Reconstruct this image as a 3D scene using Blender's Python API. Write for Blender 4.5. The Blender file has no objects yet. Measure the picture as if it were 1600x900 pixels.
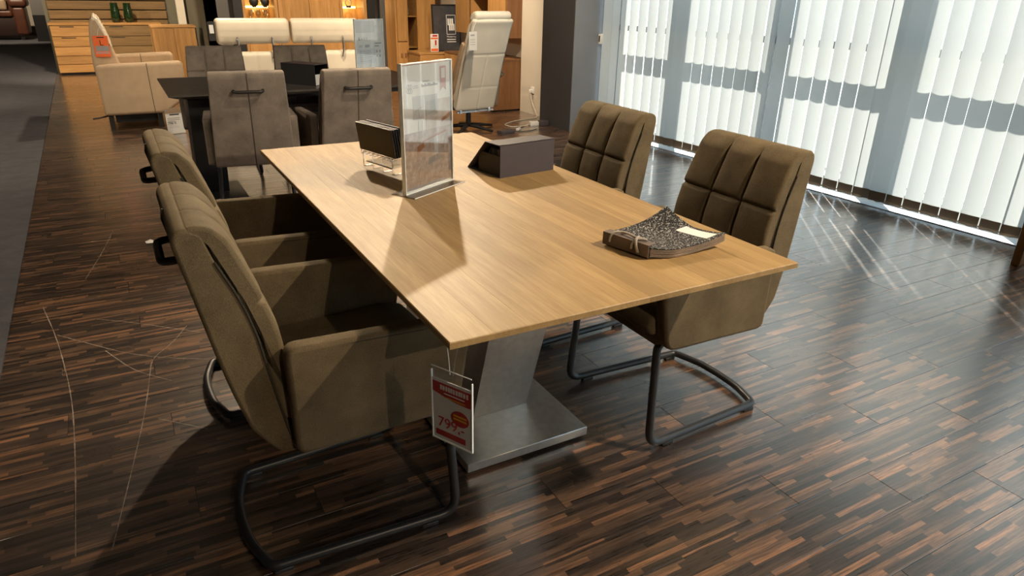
import bpy, bmesh, math, random
from mathutils import Vector, Matrix
random.seed(7)
R = math.radians
SC = bpy.context.scene
COL = SC.collection

# ------------------------------------------------------------------ camera
cam_d = bpy.data.cameras.new('camera'); cam = bpy.data.objects.new('camera', cam_d); COL.objects.link(cam)
CP = Vector((-0.487204, -1.114038, 1.403271)); YAW, PIT, ROL, FPX = 0.511888, 0.406961, 0.019965, 1080.025
fw = Vector((math.sin(YAW)*math.cos(PIT), math.cos(YAW)*math.cos(PIT), -math.sin(PIT)))
rt = Vector((math.cos(YAW), -math.sin(YAW), 0)); up = rt.cross(fw)
c_, s_ = math.cos(ROL), math.sin(ROL)
rt, up = c_*rt + s_*up, -s_*rt + c_*up
cam.matrix_world = Matrix(((rt.x, up.x, -fw.x, CP.x), (rt.y, up.y, -fw.y, CP.y), (rt.z, up.z, -fw.z, CP.z), (0, 0, 0, 1)))
cam_d.sensor_width = 36; cam_d.lens = 36*FPX/1600; cam_d.clip_end = 200; cam_d.clip_start = .02
SC.camera = cam

# ------------------------------------------------------------------ sky, sun, exposure
SC.view_settings.view_transform = 'Standard'; SC.view_settings.look = 'None'
SC.view_settings.gamma = 1; SC.view_settings.use_curve_mapping = False
SC.view_settings.exposure = 0.0
SC.cycles.caustics_reflective = False; SC.cycles.caustics_refractive = False; SC.cycles.sample_clamp_indirect = 6
W = bpy.data.worlds.new('sky'); SC.world = W; W.use_nodes = True
bgn = W.node_tree.nodes['Background']
bgn.inputs[0].default_value = (.62, .83, 1, 1); bgn.inputs[1].default_value = 2.8
def sun_light():
    d = bpy.data.lights.new('sun', 'SUN'); o = bpy.data.objects.new('sun', d); COL.objects.link(o)
    o.rotation_euler = Vector((-.39, -.455, -.585)).to_track_quat('-Z', 'Y').to_euler()
    d.energy = 21; d.color = (1, .97, .9); d.angle = R(.6)
sun_light()
WARM = (1, .80, .56)
def spot(x, y, tx, ty, tz, watt, deg, blend=.6, col=WARM, z=2.9, rad=.04):
    d = bpy.data.lights.new('ceiling_or_fill_spot', 'SPOT'); o = bpy.data.objects.new('ceiling_or_fill_spot', d); COL.objects.link(o)  # ceiling lamps and added fill lights share this name
    o.location = (x, y, z); o.rotation_euler = (Vector((tx, ty, tz)) - o.location).to_track_quat('-Z', 'Y').to_euler()
    d.energy = watt; d.color = col; d.spot_size = R(deg); d.spot_blend = blend; d.shadow_soft_size = rad
spot(1.80, 4.28, .6, .9, .76, 400, 70)
spot(.71, 4.48, .5, 1.0, .76, 360, 70)
spot(.5, -4.0, .1, .3, .6, 190, 70)
spot(2.1, -.83, .0, .7, .6, 380, 95)
spot(.8, 8.1, -.3, 7.2, .3, 260, 80)
spot(1.7, 1.6, 1.0, 3.9, .8, 170, 80)  # aimed as added fill to brighten the sign on the dark table
spot(1.2, 5.6, 1.2, 6.9, .8, 230, 80)
spot(2.4, 8.3, 2.1, 10, 1.0, 330, 80)
spot(2.4, 6.4, 3.5, 7.6, .9, 300, 85)
spot(2.3, 3.8, 2.9, 5.6, .7, 330, 70)
spot(-.6, 10.6, -.4, 12.7, .7, 420, 80)
spot(-2.6, 19.2, -2.6, 21.5, .7, 420, 80)
spot(.6, 8.6, .85, 10.6, .9, 240, 60)  # added fill for the dark wall left of the wall unit, no known lamp
spot(-3.6, 2.5, -1.2, 4.4, 0, 260, 90)  # fill over the left floor, set aside to keep its reflection out of view
spot(-3.4, 9.5, -2.0, 11.5, 0, 420, 100)  # added fill that lifts the dark carpet, no known lamp
spot(-3.6, 5.5, -1.8, 7.5, 0, 200, 95)

# ------------------------------------------------------------------ helpers
def tag(o, label=None, cat=None, group=None, kind=None):
    if label: o['label'] = label
    if cat: o['category'] = cat
    if group: o['group'] = group
    if kind: o['kind'] = kind
    return o
def empty(name, loc=(0, 0, 0), rz=0, label=None, cat=None, group=None):
    o = bpy.data.objects.new(name, None); COL.objects.link(o)
    o.location = loc; o.rotation_euler = (0, 0, R(rz)); o.empty_display_size = .1
    return tag(o, label, cat, group)
def link(name, me, mat=None, parent=None):
    o = bpy.data.objects.new(name, me); COL.objects.link(o)
    if mat is not None and not me.materials: me.materials.append(mat)
    if parent is not None: o.parent = parent
    return o
def finish(bm, name, smooth=40):
    bmesh.ops.recalc_face_normals(bm, faces=bm.faces)
    if smooth:
        for f in bm.faces: f.smooth = True
        for e in bm.edges:
            if len(e.link_faces) != 2 or e.calc_face_angle(0) > R(smooth) or any(len(f.verts) > 9 for f in e.link_faces): e.smooth = False
    me = bpy.data.meshes.new(name); bm.to_mesh(me); bm.free(); return me
def mesh(name, vs, fs, mat=None, parent=None, smooth=40):
    bm = bmesh.new(); bv = [bm.verts.new(v) for v in vs]
    for f in fs:
        try: bm.faces.new([bv[i] for i in f])
        except ValueError: pass
    return link(name, finish(bm, name, smooth), mat, parent)
def bm_box(bm, x0, x1, y0, y1, z0, z1, bev=0, seg=2):
    r = bmesh.ops.create_cube(bm, size=1)['verts']
    for v in r: v.co = Vector(((x0+x1)/2 + v.co.x*(x1-x0), (y0+y1)/2 + v.co.y*(y1-y0), (z0+z1)/2 + v.co.z*(z1-z0)))
    if bev:
        es = list({e for v in r for e in v.link_edges})
        bmesh.ops.bevel(bm, geom=es, offset=bev, segments=seg, profile=.6, affect='EDGES')
def box(name, x0, x1, y0, y1, z0, z1, mat, parent=None, bev=0, seg=2):
    bm = bmesh.new(); bm_box(bm, x0, x1, y0, y1, z0, z1, bev, seg)
    return link(name, finish(bm, name), mat, parent)
def fillet(pts, rad, n=6):
    "round the inner corners of an open 3-D polyline; rad a number or list"
    pts = [Vector(p) for p in pts]; out = [pts[0]]
    for i in range(1, len(pts)-1):
        r = rad[i] if isinstance(rad, (list, tuple)) else rad
        a, b, c = pts[i-1], pts[i], pts[i+1]; u = (a-b); v = (c-b)
        d = min(r, u.length*.49, v.length*.49)
        if d < 1e-5: out.append(b); continue
        p, q = b + u.normalized()*d, b + v.normalized()*d
        for k in range(n+1):
            t = k/n; out.append((1-t)**2*p + 2*t*(1-t)*b + t*t*q)
    out.append(pts[-1]); return out
def fillet_closed(pts, rad, n=5):
    pts = [Vector((p[0], p[1], 0)) for p in pts]; out = []; m = len(pts)
    for i in range(m):
        r = rad[i] if isinstance(rad, (list, tuple)) else rad
        a, b, c = pts[i-1], pts[i], pts[(i+1) % m]; u = a-b; v = c-b
        d = min(r, u.length*.49, v.length*.49)
        if d < 1e-5: out.append((b.x, b.y)); continue
        p, q = b + u.normalized()*d, b + v.normalized()*d
        for k in range(n+1):
            t = k/n; w = (1-t)**2*p + 2*t*(1-t)*b + t*t*q; out.append((w.x, w.y))
    return out
def tube(name, pts, r, mat, parent=None, n=10, closed=False):
    pts = [Vector(p) for p in pts]; m = len(pts); vs = []; fs = []
    T = [((pts[(i+1) % m] if closed or i < m-1 else pts[i]) - (pts[i-1] if closed or i > 0 else pts[i])).normalized() for i in range(m)]
    a = Vector((0, 0, 1)) if abs(T[0].z) < .9 else Vector((1, 0, 0))
    nrm = (a - T[0]*a.dot(T[0])).normalized()
    for i in range(m):
        nrm = (nrm - T[i]*nrm.dot(T[i])).normalized(); b = T[i].cross(nrm)
        rr = r[i] if isinstance(r, (list, tuple)) else r
        for k in range(n):
            th = 2*math.pi*k/n; vs.append(pts[i] + rr*(math.cos(th)*nrm + math.sin(th)*b))
    for i in range(m if closed else m-1):
        j = (i+1) % m
        for k in range(n): fs.append((i*n+k, i*n+(k+1) % n, j*n+(k+1) % n, j*n+k))
    if not closed: fs += [tuple(range(n))[::-1], tuple((m-1)*n+k for k in range(n))]
    return mesh(name, vs, fs, mat, parent, 60)
def lathe(name, prof, mat, parent=None, n=20, cx=0, cy=0):
    vs = []; fs = []; m = len(prof)
    for r, z in prof:
        for k in range(n):
            th = 2*math.pi*k/n; vs.append((cx+r*math.cos(th), cy+r*math.sin(th), z))
    for i in range(m-1):
        for k in range(n): fs.append((i*n+k, i*n+(k+1) % n, (i+1)*n+(k+1) % n, (i+1)*n+k))
    fs += [tuple(range(n)), tuple((m-1)*n+k for k in range(n))]
    return mesh(name, vs, fs, mat, parent, 50)
def sweep(name, prof, y0, y1, er, mat, parent=None, disp=None, ny=1, smooth=50):
    "closed (x,z) profile drawn along y with rounded ends; disp(x,z,y,i) moves points outwards"
    m = len(prof); P = [Vector((a, b)) for a, b in prof]
    area = sum(P[i-1].x*P[i].y - P[i].x*P[i-1].y for i in range(m)); sg = 1 if area > 0 else -1
    N = []
    for i in range(m):
        t = (P[(i+1) % m] - P[i-1]); t.normalize(); N.append(Vector((t.y, -t.x))*sg)
    st = []; K = 4 if er > 0 else 0
    for k in range(K): th = R(90)*k/K; st.append((y0 + er - er*math.cos(th), er*(1-math.sin(th))))
    for k in range(ny+1): st.append((y0+er + (y1-y0-2*er)*k/ny, 0))
    for k in range(K-1, -1, -1): th = R(90)*k/K; st.append((y1 - er + er*math.cos(th), er*(1-math.sin(th))))
    vs = []; fs = []
    for y, ins in st:
        Q = [P[i] + N[i]*(-ins + (disp(P[i].x, P[i].y, y, i) if disp else 0)) for i in range(m)]
        if ins > 0:
            for _ in range(6):                      # unfold corners that the inset would turn over
                for i in range(m):
                    j = (i+1) % m
                    if (Q[j]-Q[i]).dot(P[j]-P[i]) < 0: Q[i] = Q[j] = (Q[i]+Q[j])/2
        vs += [(q.x, y, q.y) for q in Q]
    for a in range(len(st)-1):
        for i in range(m): fs.append((a*m+i, a*m+(i+1) % m, (a+1)*m+(i+1) % m, (a+1)*m+i))
    fs += [tuple(range(m)), tuple((len(st)-1)*m+i for i in range(m))]
    return mesh(name, vs, fs, mat, parent, smooth)
def prism(name, poly, d0, d1, axis, mat, parent=None, bev=0):
    "polygon given in the two other axes, extruded along axis"
    def P(a, b, c): return {'x': (c, a, b), 'y': (a, c, b), 'z': (a, b, c)}[axis]
    m = len(poly); vs = [P(a, b, d0) for a, b in poly] + [P(a, b, d1) for a, b in poly]
    fs = [tuple(range(m)), tuple(range(m, 2*m))] + [(i, (i+1) % m, m+(i+1) % m, m+i) for i in range(m)]
    bm = bmesh.new(); bv = [bm.verts.new(v) for v in vs]
    for f in fs: bm.faces.new([bv[i] for i in f])
    if bev: bmesh.ops.bevel(bm, geom=list(bm.edges), offset=bev, segments=2, profile=.6, affect='EDGES')
    return link(name, finish(bm, name), mat, parent)
def copy_tree(o, parent=None):
    c = o.copy(); COL.objects.link(c); c.parent = parent
    for ch in o.children: copy_tree(ch, c)
    return c
def letters(name, s, size, mat, parent, loc, rot=(R(90), 0, 0), align='CENTER'):
    cu = bpy.data.curves.new(name, 'FONT'); cu.body = s; cu.size = size; cu.align_x = align; cu.extrude = .0002
    t = bpy.data.objects.new(name, cu); COL.objects.link(t)
    dg = bpy.context.evaluated_depsgraph_get(); me = bpy.data.meshes.new_from_object(t.evaluated_get(dg))
    bpy.data.objects.remove(t); me.materials.clear()
    o = link(name, me, mat, parent); o.location = loc; o.rotation_euler = rot; return o

# ------------------------------------------------------------------ materials
def mat_base(name):
    m = bpy.data.materials.new(name); m.use_nodes = True; nt = m.node_tree
    return m, nt, nt.nodes['Principled BSDF']
def node(nt, t, **kw):
    n = nt.nodes.new(t)
    for k, v in kw.items():
        if k.startswith('i_'):
            key = k[2:]; key = int(key) if key.isdigit() else key.replace('_', ' ')
            if hasattr(v, 'is_output'): nt.links.new(v, n.inputs[key])
            else: n.inputs[key].default_value = v
        else: setattr(n, k, v)
    return n
def mth(nt, op, a, b=None, c=None):
    n = nt.nodes.new('ShaderNodeMath'); n.operation = op
    for i, v in enumerate((a, b, c)):
        if v is None: continue
        if hasattr(v, 'is_output'): nt.links.new(v, n.inputs[i])
        else: n.inputs[i].default_value = v
    return n.outputs[0]
def ramp(nt, fac, stops, interp='LINEAR'):
    n = nt.nodes.new('ShaderNodeValToRGB'); n.color_ramp.interpolation = interp
    el = n.color_ramp.elements
    while len(el) < len(stops): el.new(.5)
    for e, (p, c) in zip(el, stops): e.position = p; e.color = (*c, 1)
    nt.links.new(fac, n.inputs[0]); return n.outputs[0]
def mixc(nt, fac, a, b, blend='MIX'):
    n = nt.nodes.new('ShaderNodeMix'); n.data_type = 'RGBA'; n.blend_type = blend
    for i, v in ((0, fac), (6, a), (7, b)):
        if hasattr(v, 'is_output'): nt.links.new(v, n.inputs[i])
        else: n.inputs[i].default_value = v if i == 0 else (*v, 1)
    return n.outputs[2]
def noise(nt, vec, scale, detail=3, rough=.5):
    n = node(nt, 'ShaderNodeTexNoise', i_Scale=scale, i_Detail=detail, i_Roughness=rough)
    if vec is not None: nt.links.new(vec, n.inputs['Vector'])
    return n.outputs['Fac']
def bump(nt, b, h, strength, dist=.002):
    n = node(nt, 'ShaderNodeBump', i_Strength=strength, i_Distance=dist, i_Height=h)
    nt.links.new(n.outputs[0], b.inputs['Normal'])
def plain(name, col, rough=.5, metal=0, spec=.5, noise_amt=.12, scale=14, **kw):
    m, nt, b = mat_base(name)
    tc = nt.nodes.new('ShaderNodeTexCoord'); f = noise(nt, tc.outputs['Object'], scale)
    lo = tuple(max(0, v*(1-noise_amt)) for v in col); hi = tuple(min(1, v*(1+noise_amt)) for v in col)
    nt.links.new(ramp(nt, f, [(.3, lo), (.7, hi)]), b.inputs['Base Color'])
    b.inputs['Roughness'].default_value = rough; b.inputs['Metallic'].default_value = metal
    b.inputs['Specular IOR Level'].default_value = spec
    for k, v in kw.items(): b.inputs[k.replace('_', ' ')].default_value = v
    return m
def fabric(name, col, amt=.48, sheen=.3):
    m, nt, b = mat_base(name); tc = nt.nodes.new('ShaderNodeTexCoord').outputs['Object']
    big = noise(nt, tc, 9, 4, .6); fine = noise(nt, tc, 420, 2)
    lo = tuple(v*(1-amt) for v in col); hi = tuple(v*(1+amt) for v in col)
    c1 = ramp(nt, big, [(.32, lo), (.7, hi)])
    c2 = mixc(nt, .5, c1, ramp(nt, fine, [(.3, tuple(v*.55 for v in col)), (.7, tuple(v*1.5 for v in col))]))
    nt.links.new(c2, b.inputs['Base Color']); b.inputs['Roughness'].default_value = .85
    b.inputs['Specular IOR Level'].default_value = .2
    b.inputs['Sheen Weight'].default_value = sheen; b.inputs['Sheen Roughness'].default_value = .4
    b.inputs['Sheen Tint'].default_value = (*[min(1, v*3) for v in col], 1)
    bump(nt, b, fine, .25, .0015); return m
def wood(name, dark, light, axis='y', scale=1, rough=.42, tone=.25, spec=.4):
    "grain runs along axis; every object gets its own tone"
    m, nt, b = mat_base(name); tc = nt.nodes.new('ShaderNodeTexCoord').outputs['Object']
    oi = nt.nodes.new('ShaderNodeObjectInfo').outputs['Random']
    sc = {'x': (1.2, 22, 22), 'y': (22, 1.2, 22), 'z': (22, 22, 1.2)}[axis]
    mp = node(nt, 'ShaderNodeMapping', i_Vector=tc, i_Scale=tuple(v*scale for v in sc))
    off = node(nt, 'ShaderNodeCombineXYZ', i_X=mth(nt, 'MULTIPLY', oi, 37.), i_Y=mth(nt, 'MULTIPLY', oi, 91.), i_Z=mth(nt, 'MULTIPLY', oi, 13.)).outputs[0]
    nt.links.new(off, mp.inputs['Location'])
    g1 = noise(nt, mp.outputs[0], 1.1, 5, .62); g2 = noise(nt, mp.outputs[0], 6.5, 3, .6)
    f = mth(nt, 'ADD', mth(nt, 'MULTIPLY', g1, .62), mth(nt, 'MULTIPLY', g2, .38))
    c = ramp(nt, f, [(.33, dark), (.52, tuple((a+d)/2 for a, d in zip(dark, light))), (.68, light)])
    t = mth(nt, 'ADD', 1 - tone/2, mth(nt, 'MULTIPLY', oi, tone))
    tcn = node(nt, 'ShaderNodeCombineColor', i_0=t, i_1=t, i_2=t).outputs[0]
    nt.links.new(mixc(nt, 1, c, tcn, 'MULTIPLY'), b.inputs['Base Color'])
    b.inputs['Roughness'].default_value = rough; b.inputs['Specular IOR Level'].default_value = spec
    bump(nt, b, g2, .12, .001); return m
def floor_mat():
    m, nt, b = mat_base('floor_laminate')
    pos = nt.nodes.new('ShaderNodeNewGeometry').outputs['Position']
    sx = node(nt, 'ShaderNodeSeparateXYZ', i_Vector=pos)
    oi = nt.nodes.new('ShaderNodeObjectInfo').outputs['Random']
    row = mth(nt, 'FLOOR', mth(nt, 'DIVIDE', mth(nt, 'ADD', sx.outputs[1], 50.0979), 0.0170556))
    rr = node(nt, 'ShaderNodeTexWhiteNoise', noise_dimensions='1D', i_W=row).outputs['Value']
    cell = mth(nt, 'FLOOR', mth(nt, 'ADD', mth(nt, 'DIVIDE', sx.outputs[0], .20), mth(nt, 'MULTIPLY', rr, 9.7)))
    cv = node(nt, 'ShaderNodeCombineXYZ', i_X=row, i_Y=cell, i_Z=mth(nt, 'MULTIPLY', oi, 31.)).outputs[0]
    wn = node(nt, 'ShaderNodeTexWhiteNoise', noise_dimensions='3D', i_Vector=cv).outputs['Value']
    blocks = ramp(nt, wn, [(0, (.024, .018, .016)), (.25, (.042, .030, .025)), (.5, (.078, .052, .038)), (.72, (.125, .078, .052)), (.9, (.21, .118, .070)), (1, (.30, .155, .085))])
    mp = node(nt, 'ShaderNodeMapping', i_Vector=pos, i_Scale=(5, 110, 1))
    g = noise(nt, mp.outputs[0], 1.6, 5, .65)
    col = mixc(nt, .85, blocks, ramp(nt, g, [(.36, (.30, .29, .29)), (.5, (1, 1, 1)), (.64, (1.7, 1.6, 1.5))]), 'MULTIPLY')
    big = noise(nt, pos, .9, 2)
    col = mixc(nt, .45, col, ramp(nt, big, [(.3, (.62, .62, .66)), (.7, (1.25, 1.15, 1.05))]), 'MULTIPLY')
    nt.links.new(col, b.inputs['Base Color'])
    rg = noise(nt, pos, 5, 3)
    nt.links.new(mth(nt, 'ADD', .23, mth(nt, 'MULTIPLY', rg, .12)), b.inputs['Roughness'])
    b.inputs['IOR'].default_value = 1.6; b.inputs['Coat Weight'].default_value = 1; b.inputs['Coat Roughness'].default_value = .21; b.inputs['Coat IOR'].default_value = 2.55
    return m
def emit(name, col, st):
    m, nt, b = mat_base(name); b.inputs['Emission Color'].default_value = (*col, 1); b.inputs['Emission Strength'].default_value = st
    b.inputs['Base Color'].default_value = (*col, 1); return m
def clear(name, tint=(1, 1, 1), refl=.1, rough=.02, ior=1.5):
    "thin clear sheet: straight-through light plus a Fresnel reflection"
    m = bpy.data.materials.new(name); m.use_nodes = True; nt = m.node_tree; nt.nodes.remove(nt.nodes['Principled BSDF'])
    tr = node(nt, 'ShaderNodeBsdfTransparent', i_Color=(*tint, 1)); gl = node(nt, 'ShaderNodeBsdfGlossy', i_Roughness=rough)
    fc = node(nt, 'ShaderNodeLayerWeight', i_Blend=.5).outputs['Facing']; r0 = ((ior-1)/(ior+1))**2 + refl
    f = mth(nt, 'ADD', r0, mth(nt, 'MULTIPLY', mth(nt, 'POWER', fc, 5.), 1-r0))
    mx = node(nt, 'ShaderNodeMixShader', i_0=f, i_1=tr.outputs[0], i_2=gl.outputs[0])
    nt.links.new(mx.outputs[0], nt.nodes['Material Output'].inputs[0]); return m
def slat_mat(name, dif, tra, mixf):
    m = bpy.data.materials.new(name); m.use_nodes = True; nt = m.node_tree; nt.nodes.remove(nt.nodes['Principled BSDF'])
    tc = nt.nodes.new('ShaderNodeTexCoord').outputs['Object']
    mp = node(nt, 'ShaderNodeMapping', i_Vector=tc, i_Scale=(60, 300, 30)); f = noise(nt, mp.outputs[0], 3, 3)
    k = ramp(nt, f, [(.3, tuple(v*.9 for v in tra)), (.7, tra)])
    d = node(nt, 'ShaderNodeBsdfDiffuse', i_Color=(*dif, 1)); t = node(nt, 'ShaderNodeBsdfTranslucent', i_Color=k)
    mx = node(nt, 'ShaderNodeMixShader', i_0=mixf, i_1=d.outputs[0], i_2=t.outputs[0])
    nt.links.new(mx.outputs[0], nt.nodes['Material Output'].inputs[0]); return m
M = {}
M['floor'] = floor_mat()
M['joint'] = plain('floor_joint', (.012, .009, .008), .8)
M['carpet'] = fabric('carpet_grey', (.088, .088, .100), .3, .1)
M['olive'] = fabric('olive_suede', (.130, .098, .056))
M['olive_dark'] = plain('olive_piping', (.035, .028, .018), .8)
M['taupe'] = fabric('taupe_suede', (.190, .160, .135))
M['taupe_dark'] = plain('taupe_piping', (.05, .042, .036), .8)
M['black_metal'] = plain('black_powder_coat', (.018, .019, .021), .38, 0, .5)
M['black'] = plain('black_plastic', (.012, .012, .013), .5)
M['oak_top'] = wood('oak_tabletop', (.285, .170, .064), (.465, .312, .138), 'y', 1.15, .5, .22)
M['steel'] = plain('brushed_steel', (.62, .61, .59), .46, 1, .5, .08, 40)
M['dark_wood'] = wood('dark_table_veneer', (.040, .036, .034), (.095, .086, .080), 'x', 1, .38)
M['oak'] = wood('oak_furniture', (.33, .165, .050), (.56, .31, .115), 'x', .8, .45)
M['oakz'] = wood('oak_upright', (.33, .165, .050), (.56, .31, .115), 'z', .8, .45)
M['oak_rustic'] = wood('rustic_oak_boards', (.12, .070, .026), (.27, .165, .066), 'x', .6, .55, .35)
M['brown_shadez'] = wood('brown_and_shaded_wood', (.16, .072, .030), (.27, .135, .060), 'z', .8, .45)  # brown for oak sides in shade, also for knobs, shelves and a top
M['beige'] = fabric('beige_upholstery', (.46, .345, .235), .14, .1)
M['cream'] = plain('cream_leather', (.74, .66, .53), .42, 0, .5, .05, 6)
M['white_leather'] = plain('white_leather', (.68, .65, .57), .42, 0, .5, .05, 6)
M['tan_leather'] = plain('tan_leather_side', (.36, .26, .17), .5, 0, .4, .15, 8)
M['brown_leather'] = plain('brown_leather', (.10, .034, .018), .4, 0, .5, .2, 5)
M['chrome'] = plain('chrome', (.8, .8, .82), .12, 1, .5, .02)
M['white'] = plain('white_paper', (.80, .80, .79), .6, 0, .3, .02)
M['print_grey'] = plain('print_grey', (.30, .30, .31), .6, 0, .3, .05)
M['print_pale'] = plain('print_pale', (.56, .56, .56), .6, 0, .3, .04)
M['print_black'] = plain('print_black', (.03, .03, .03), .6, 0, .3, .05)
M['red'] = plain('print_red', (.50, .030, .028), .6, 0, .3, .05)
M['orange'] = plain('print_orange', (.80, .16, .045), .6, 0, .3, .05)
M['yellow'] = plain('print_yellow', (.75, .42, .03), .6, 0, .3, .05)
M['pink'] = plain('print_ribbon', (.55, .30, .28), .6, 0, .3, .05)
M['acrylic'] = clear('clear_acrylic', (.985, .99, .99), .02, .03)
M['acrylic_gloss'] = clear('glossy_acrylic', (.985, .99, .99), .17, .03)
M['edge'] = plain('acrylic_edge', (.88, .92, .92), .25, 0, .8, .04, 40)
M['pane'] = clear('window_glass', (.93, .96, .96), .0, .0, 1.45)
M['cabglass'] = clear('cabinet_glass', (.93, .93, .92), .0, .0, 1.4)
M['slat'] = slat_mat('blind_fabric', (.62, .63, .61), (.40, .385, .36), .58)
M['slat_hem'] = slat_mat('blind_weight_pocket', (.55, .48, .40), (.33, .265, .205), .5)
M['alu'] = plain('grey_window_frame', (.18, .185, .19), .4, 0, .5, .04)
M['wall'] = plain('wall_paint_white', (.62, .56, .47), .8, 0, .3, .03, 3)
M['wall_grey'] = plain('wall_paint_grey', (.16, .152, .146), .8, 0, .3, .05, 3)
M['wall_olive'] = plain('wall_paint_olive', (.13, .12, .085), .8, 0, .3, .05, 3)
M['pillar'] = plain('pillar_paint', (.052, .053, .058), .7, 0, .3, .05, 3)
M['pale_strip'] = plain('pale_strip_grey', (.66, .66, .65), .5, 0, .4, .03, 6)
M['jamb'] = plain('jamb_grey_blue', (.20, .22, .25), .7, 0, .3, .04, 3)
M['ceiling'] = plain('ceiling_paint', (.20, .20, .20), .9, 0, .3, .03, 3)
M['anthracite'] = plain('anthracite_board', (.065, .055, .062), .6, 0, .4, .06, 20)
M['bronze_tile'] = plain('dark_bronze_sample', (.075, .062, .045), .4, 0, .5, .1, 20)
M['pave'] = plain('outside_paving', (.5, .49, .46), .9, 0, .3, .15, 2)

# ------------------------------------------------------------------ floor
def build_floor():
    fl = box('floor', -7, 4.95, -6, 26, -.06, -.004, M['joint']); tag(fl, kind='structure')
    PL, PW, GAP = .920, .1535, .0016
    bm = bmesh.new(); bm_box(bm, -PL/2+GAP/2, PL/2-GAP/2, -PW/2+GAP/2, PW/2-GAP/2, -.012, 0, .0005, 1)
    pm = finish(bm, 'plank', 0); pm.materials.append(M['floor'])
    spots = []
    for r in range(-40, 96):
        y = -.098 + (r+.5)*PW
        x0 = 1.09 - .3165*r
        k0 = math.floor((-1.45 - x0)/PL)
        for k in range(k0, k0+9):
            a, b_ = x0+k*PL, x0+(k+1)*PL
            if b_ < -1.44 or a > 4.8: continue
            a2, b2 = max(a, -1.45), min(b_, 4.8)
            if b2-a2 < .02: continue
            spots.append((a2, b2, y, b2-a2 > PL-.001))
    def inview(s):
        best = 1e9
        for x in (s[0], (s[0]+s[1])/2, s[1]):
            q = Vector((x, s[2], 0)) - CP; d = q.dot(fw)
            if d < .1: continue
            u, v = 800+FPX*q.dot(rt)/d, 450-FPX*q.dot(up)/d
            if -30 < u < 1630 and -30 < v < 930: best = min(best, d)
        return best
    sp = sorted(((inview(s), s) for s in spots), key=lambda t: t[0])
    rest = bmesh.new()
    for i, (d, s) in enumerate(sp):
        if i < 300 and d < 1e8:
            if s[3]: o = link('plank', pm, None, fl)
            else:
                o = box('plank', -(s[1]-s[0])/2+GAP/2, (s[1]-s[0])/2-GAP/2, -PW/2+GAP/2, PW/2-GAP/2, -.012, 0, M['floor'], fl, .0005, 1)
            o.location = ((s[0]+s[1])/2, s[2], 0)
        else: bm_box(rest, s[0]+GAP/2, s[1]-GAP/2, s[2]-PW/2+GAP/2, s[2]+PW/2-GAP/2, -.012, 0)
    tag(link('plank_field', finish(rest, 'plank_field', 0), M['floor'], fl), kind='stuff')
    # carpet aisle, edge slightly skew
    cp = prism('floor_carpet', [(-7, -6), (-1.03, -6), (-1.075, 1.9), (-1.21, 8.4), (-1.30, 12.7), (-1.30, 14), (4.85, 14), (4.85, 26), (-7, 26)], .0004, .006, 'z', M['carpet'])
    tag(cp, kind='structure')
    # scuff marks worn into the laminate
    for pts in ([(-.97, 2.504), (-.897, 2.105), (-.83, 1.56), (-.811, 1.126), (-.802, .662)], [(-.40, 2.0), (-.47, 1.85), (-.556, 1.744), (-.598, 1.346), (-.659, .975), (-.717, .643)],
                [(-.72, 1.9), (-.62, 1.66), (-.5, 1.52)], [(-.9, 2.15), (-.6, 1.78), (-.3, 1.6)], [(-.66, 3.6), (-.72, 3.2), (-.8, 2.8)], [(-.56, 1.26), (-.42, 1.12)], [(-.35, 1.9), (-.62, 2.15), (-.75, 2.25)]):
        f = fillet([(x, y, .0006) for x, y in pts], .2, 5)
        vs = []; fs = []
        for i, p in enumerate(f):
            t = ((f[min(i+1, len(f)-1)]) - f[max(i-1, 0)]).normalized(); n = Vector((-t.y, t.x, 0))*(.0015 + .0008*math.sin(i*2.3))
            vs += [p+n, p-n]
        for i in range(len(f)-1): fs.append((2*i, 2*i+1, 2*i+3, 2*i+2))
        mesh('scuff_mark', vs, fs, M['scuff'], fl, 0)
M['scuff'] = plain('scuff', (.30, .24, .20), .7, 0, .3, .4, 60)
build_floor()
tag(mesh('paper_scrap', [(-.495, 3.245, .004), (-.46, 3.235, .006), (-.445, 3.27, .004), (-.47, 3.30, .009), (-.50, 3.285, .004), (-.475, 3.265, .011)],
     [(0, 1, 5), (1, 2, 5), (2, 3, 5), (3, 4, 5), (4, 0, 5), (4, 3, 2, 1, 0)], M['white'], None, 0), 'small white scrap of paper on the floor left of the olive chairs', 'paper')

# ------------------------------------------------------------------ room shell
def S(o): return tag(o, kind='structure')
S(box('ceiling', -7.2, 4.9, -6.2, 26.2, 3.0, 3.1, M['ceiling']))
S(box('wall_front', -7.2, 4.9, -6.2, -6.0, -.06, 3.0, M['wall']))
S(box('wall_left', -7.2, -7.0, -6.0, 26.0, -.06, 3.0, M['wall_grey']))
S(box('wall_far', -7.2, 4.9, 26.0, 26.2, -.06, 3.0, M['wall_grey']))
S(box('wall_rear', -1.30, .82, 13.1, 13.25, 0, 3.0, M['wall_olive']))
S(box('wall_return', .82, .97, 10.3, 13.1, 0, 3.0, M['wall_olive']))
S(box('wall_back', .82, 4.6, 10.3, 10.45, 0, 3.0, M['wall_grey']))
S(box('wall_side', 3.945, 4.25, 5.83, 6.66, 0, 3.0, M['wall']))
S(box('wall_side', 4.06, 4.25, 6.66, 10.3, 0, 3.0, M['wall']))
S(box('wall_end', 4.25, 4.4, 10.3, 26.0, 0, 3.0, M['wall_grey']))
S(box('wall_corner', 4.3, 4.95, -6.0, -5.36, 0, 3.0, M['wall']))
S(box('wall_pillar', 3.735, 4.06, 5.204, 5.83, 0, 3.0, M['pillar']))
S(box('wall_jamb', 3.735, 4.075, 5.190, 5.204, 0, 3.0, M['jamb']))  # thin lighter blue-grey sheet over one pillar face
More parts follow.
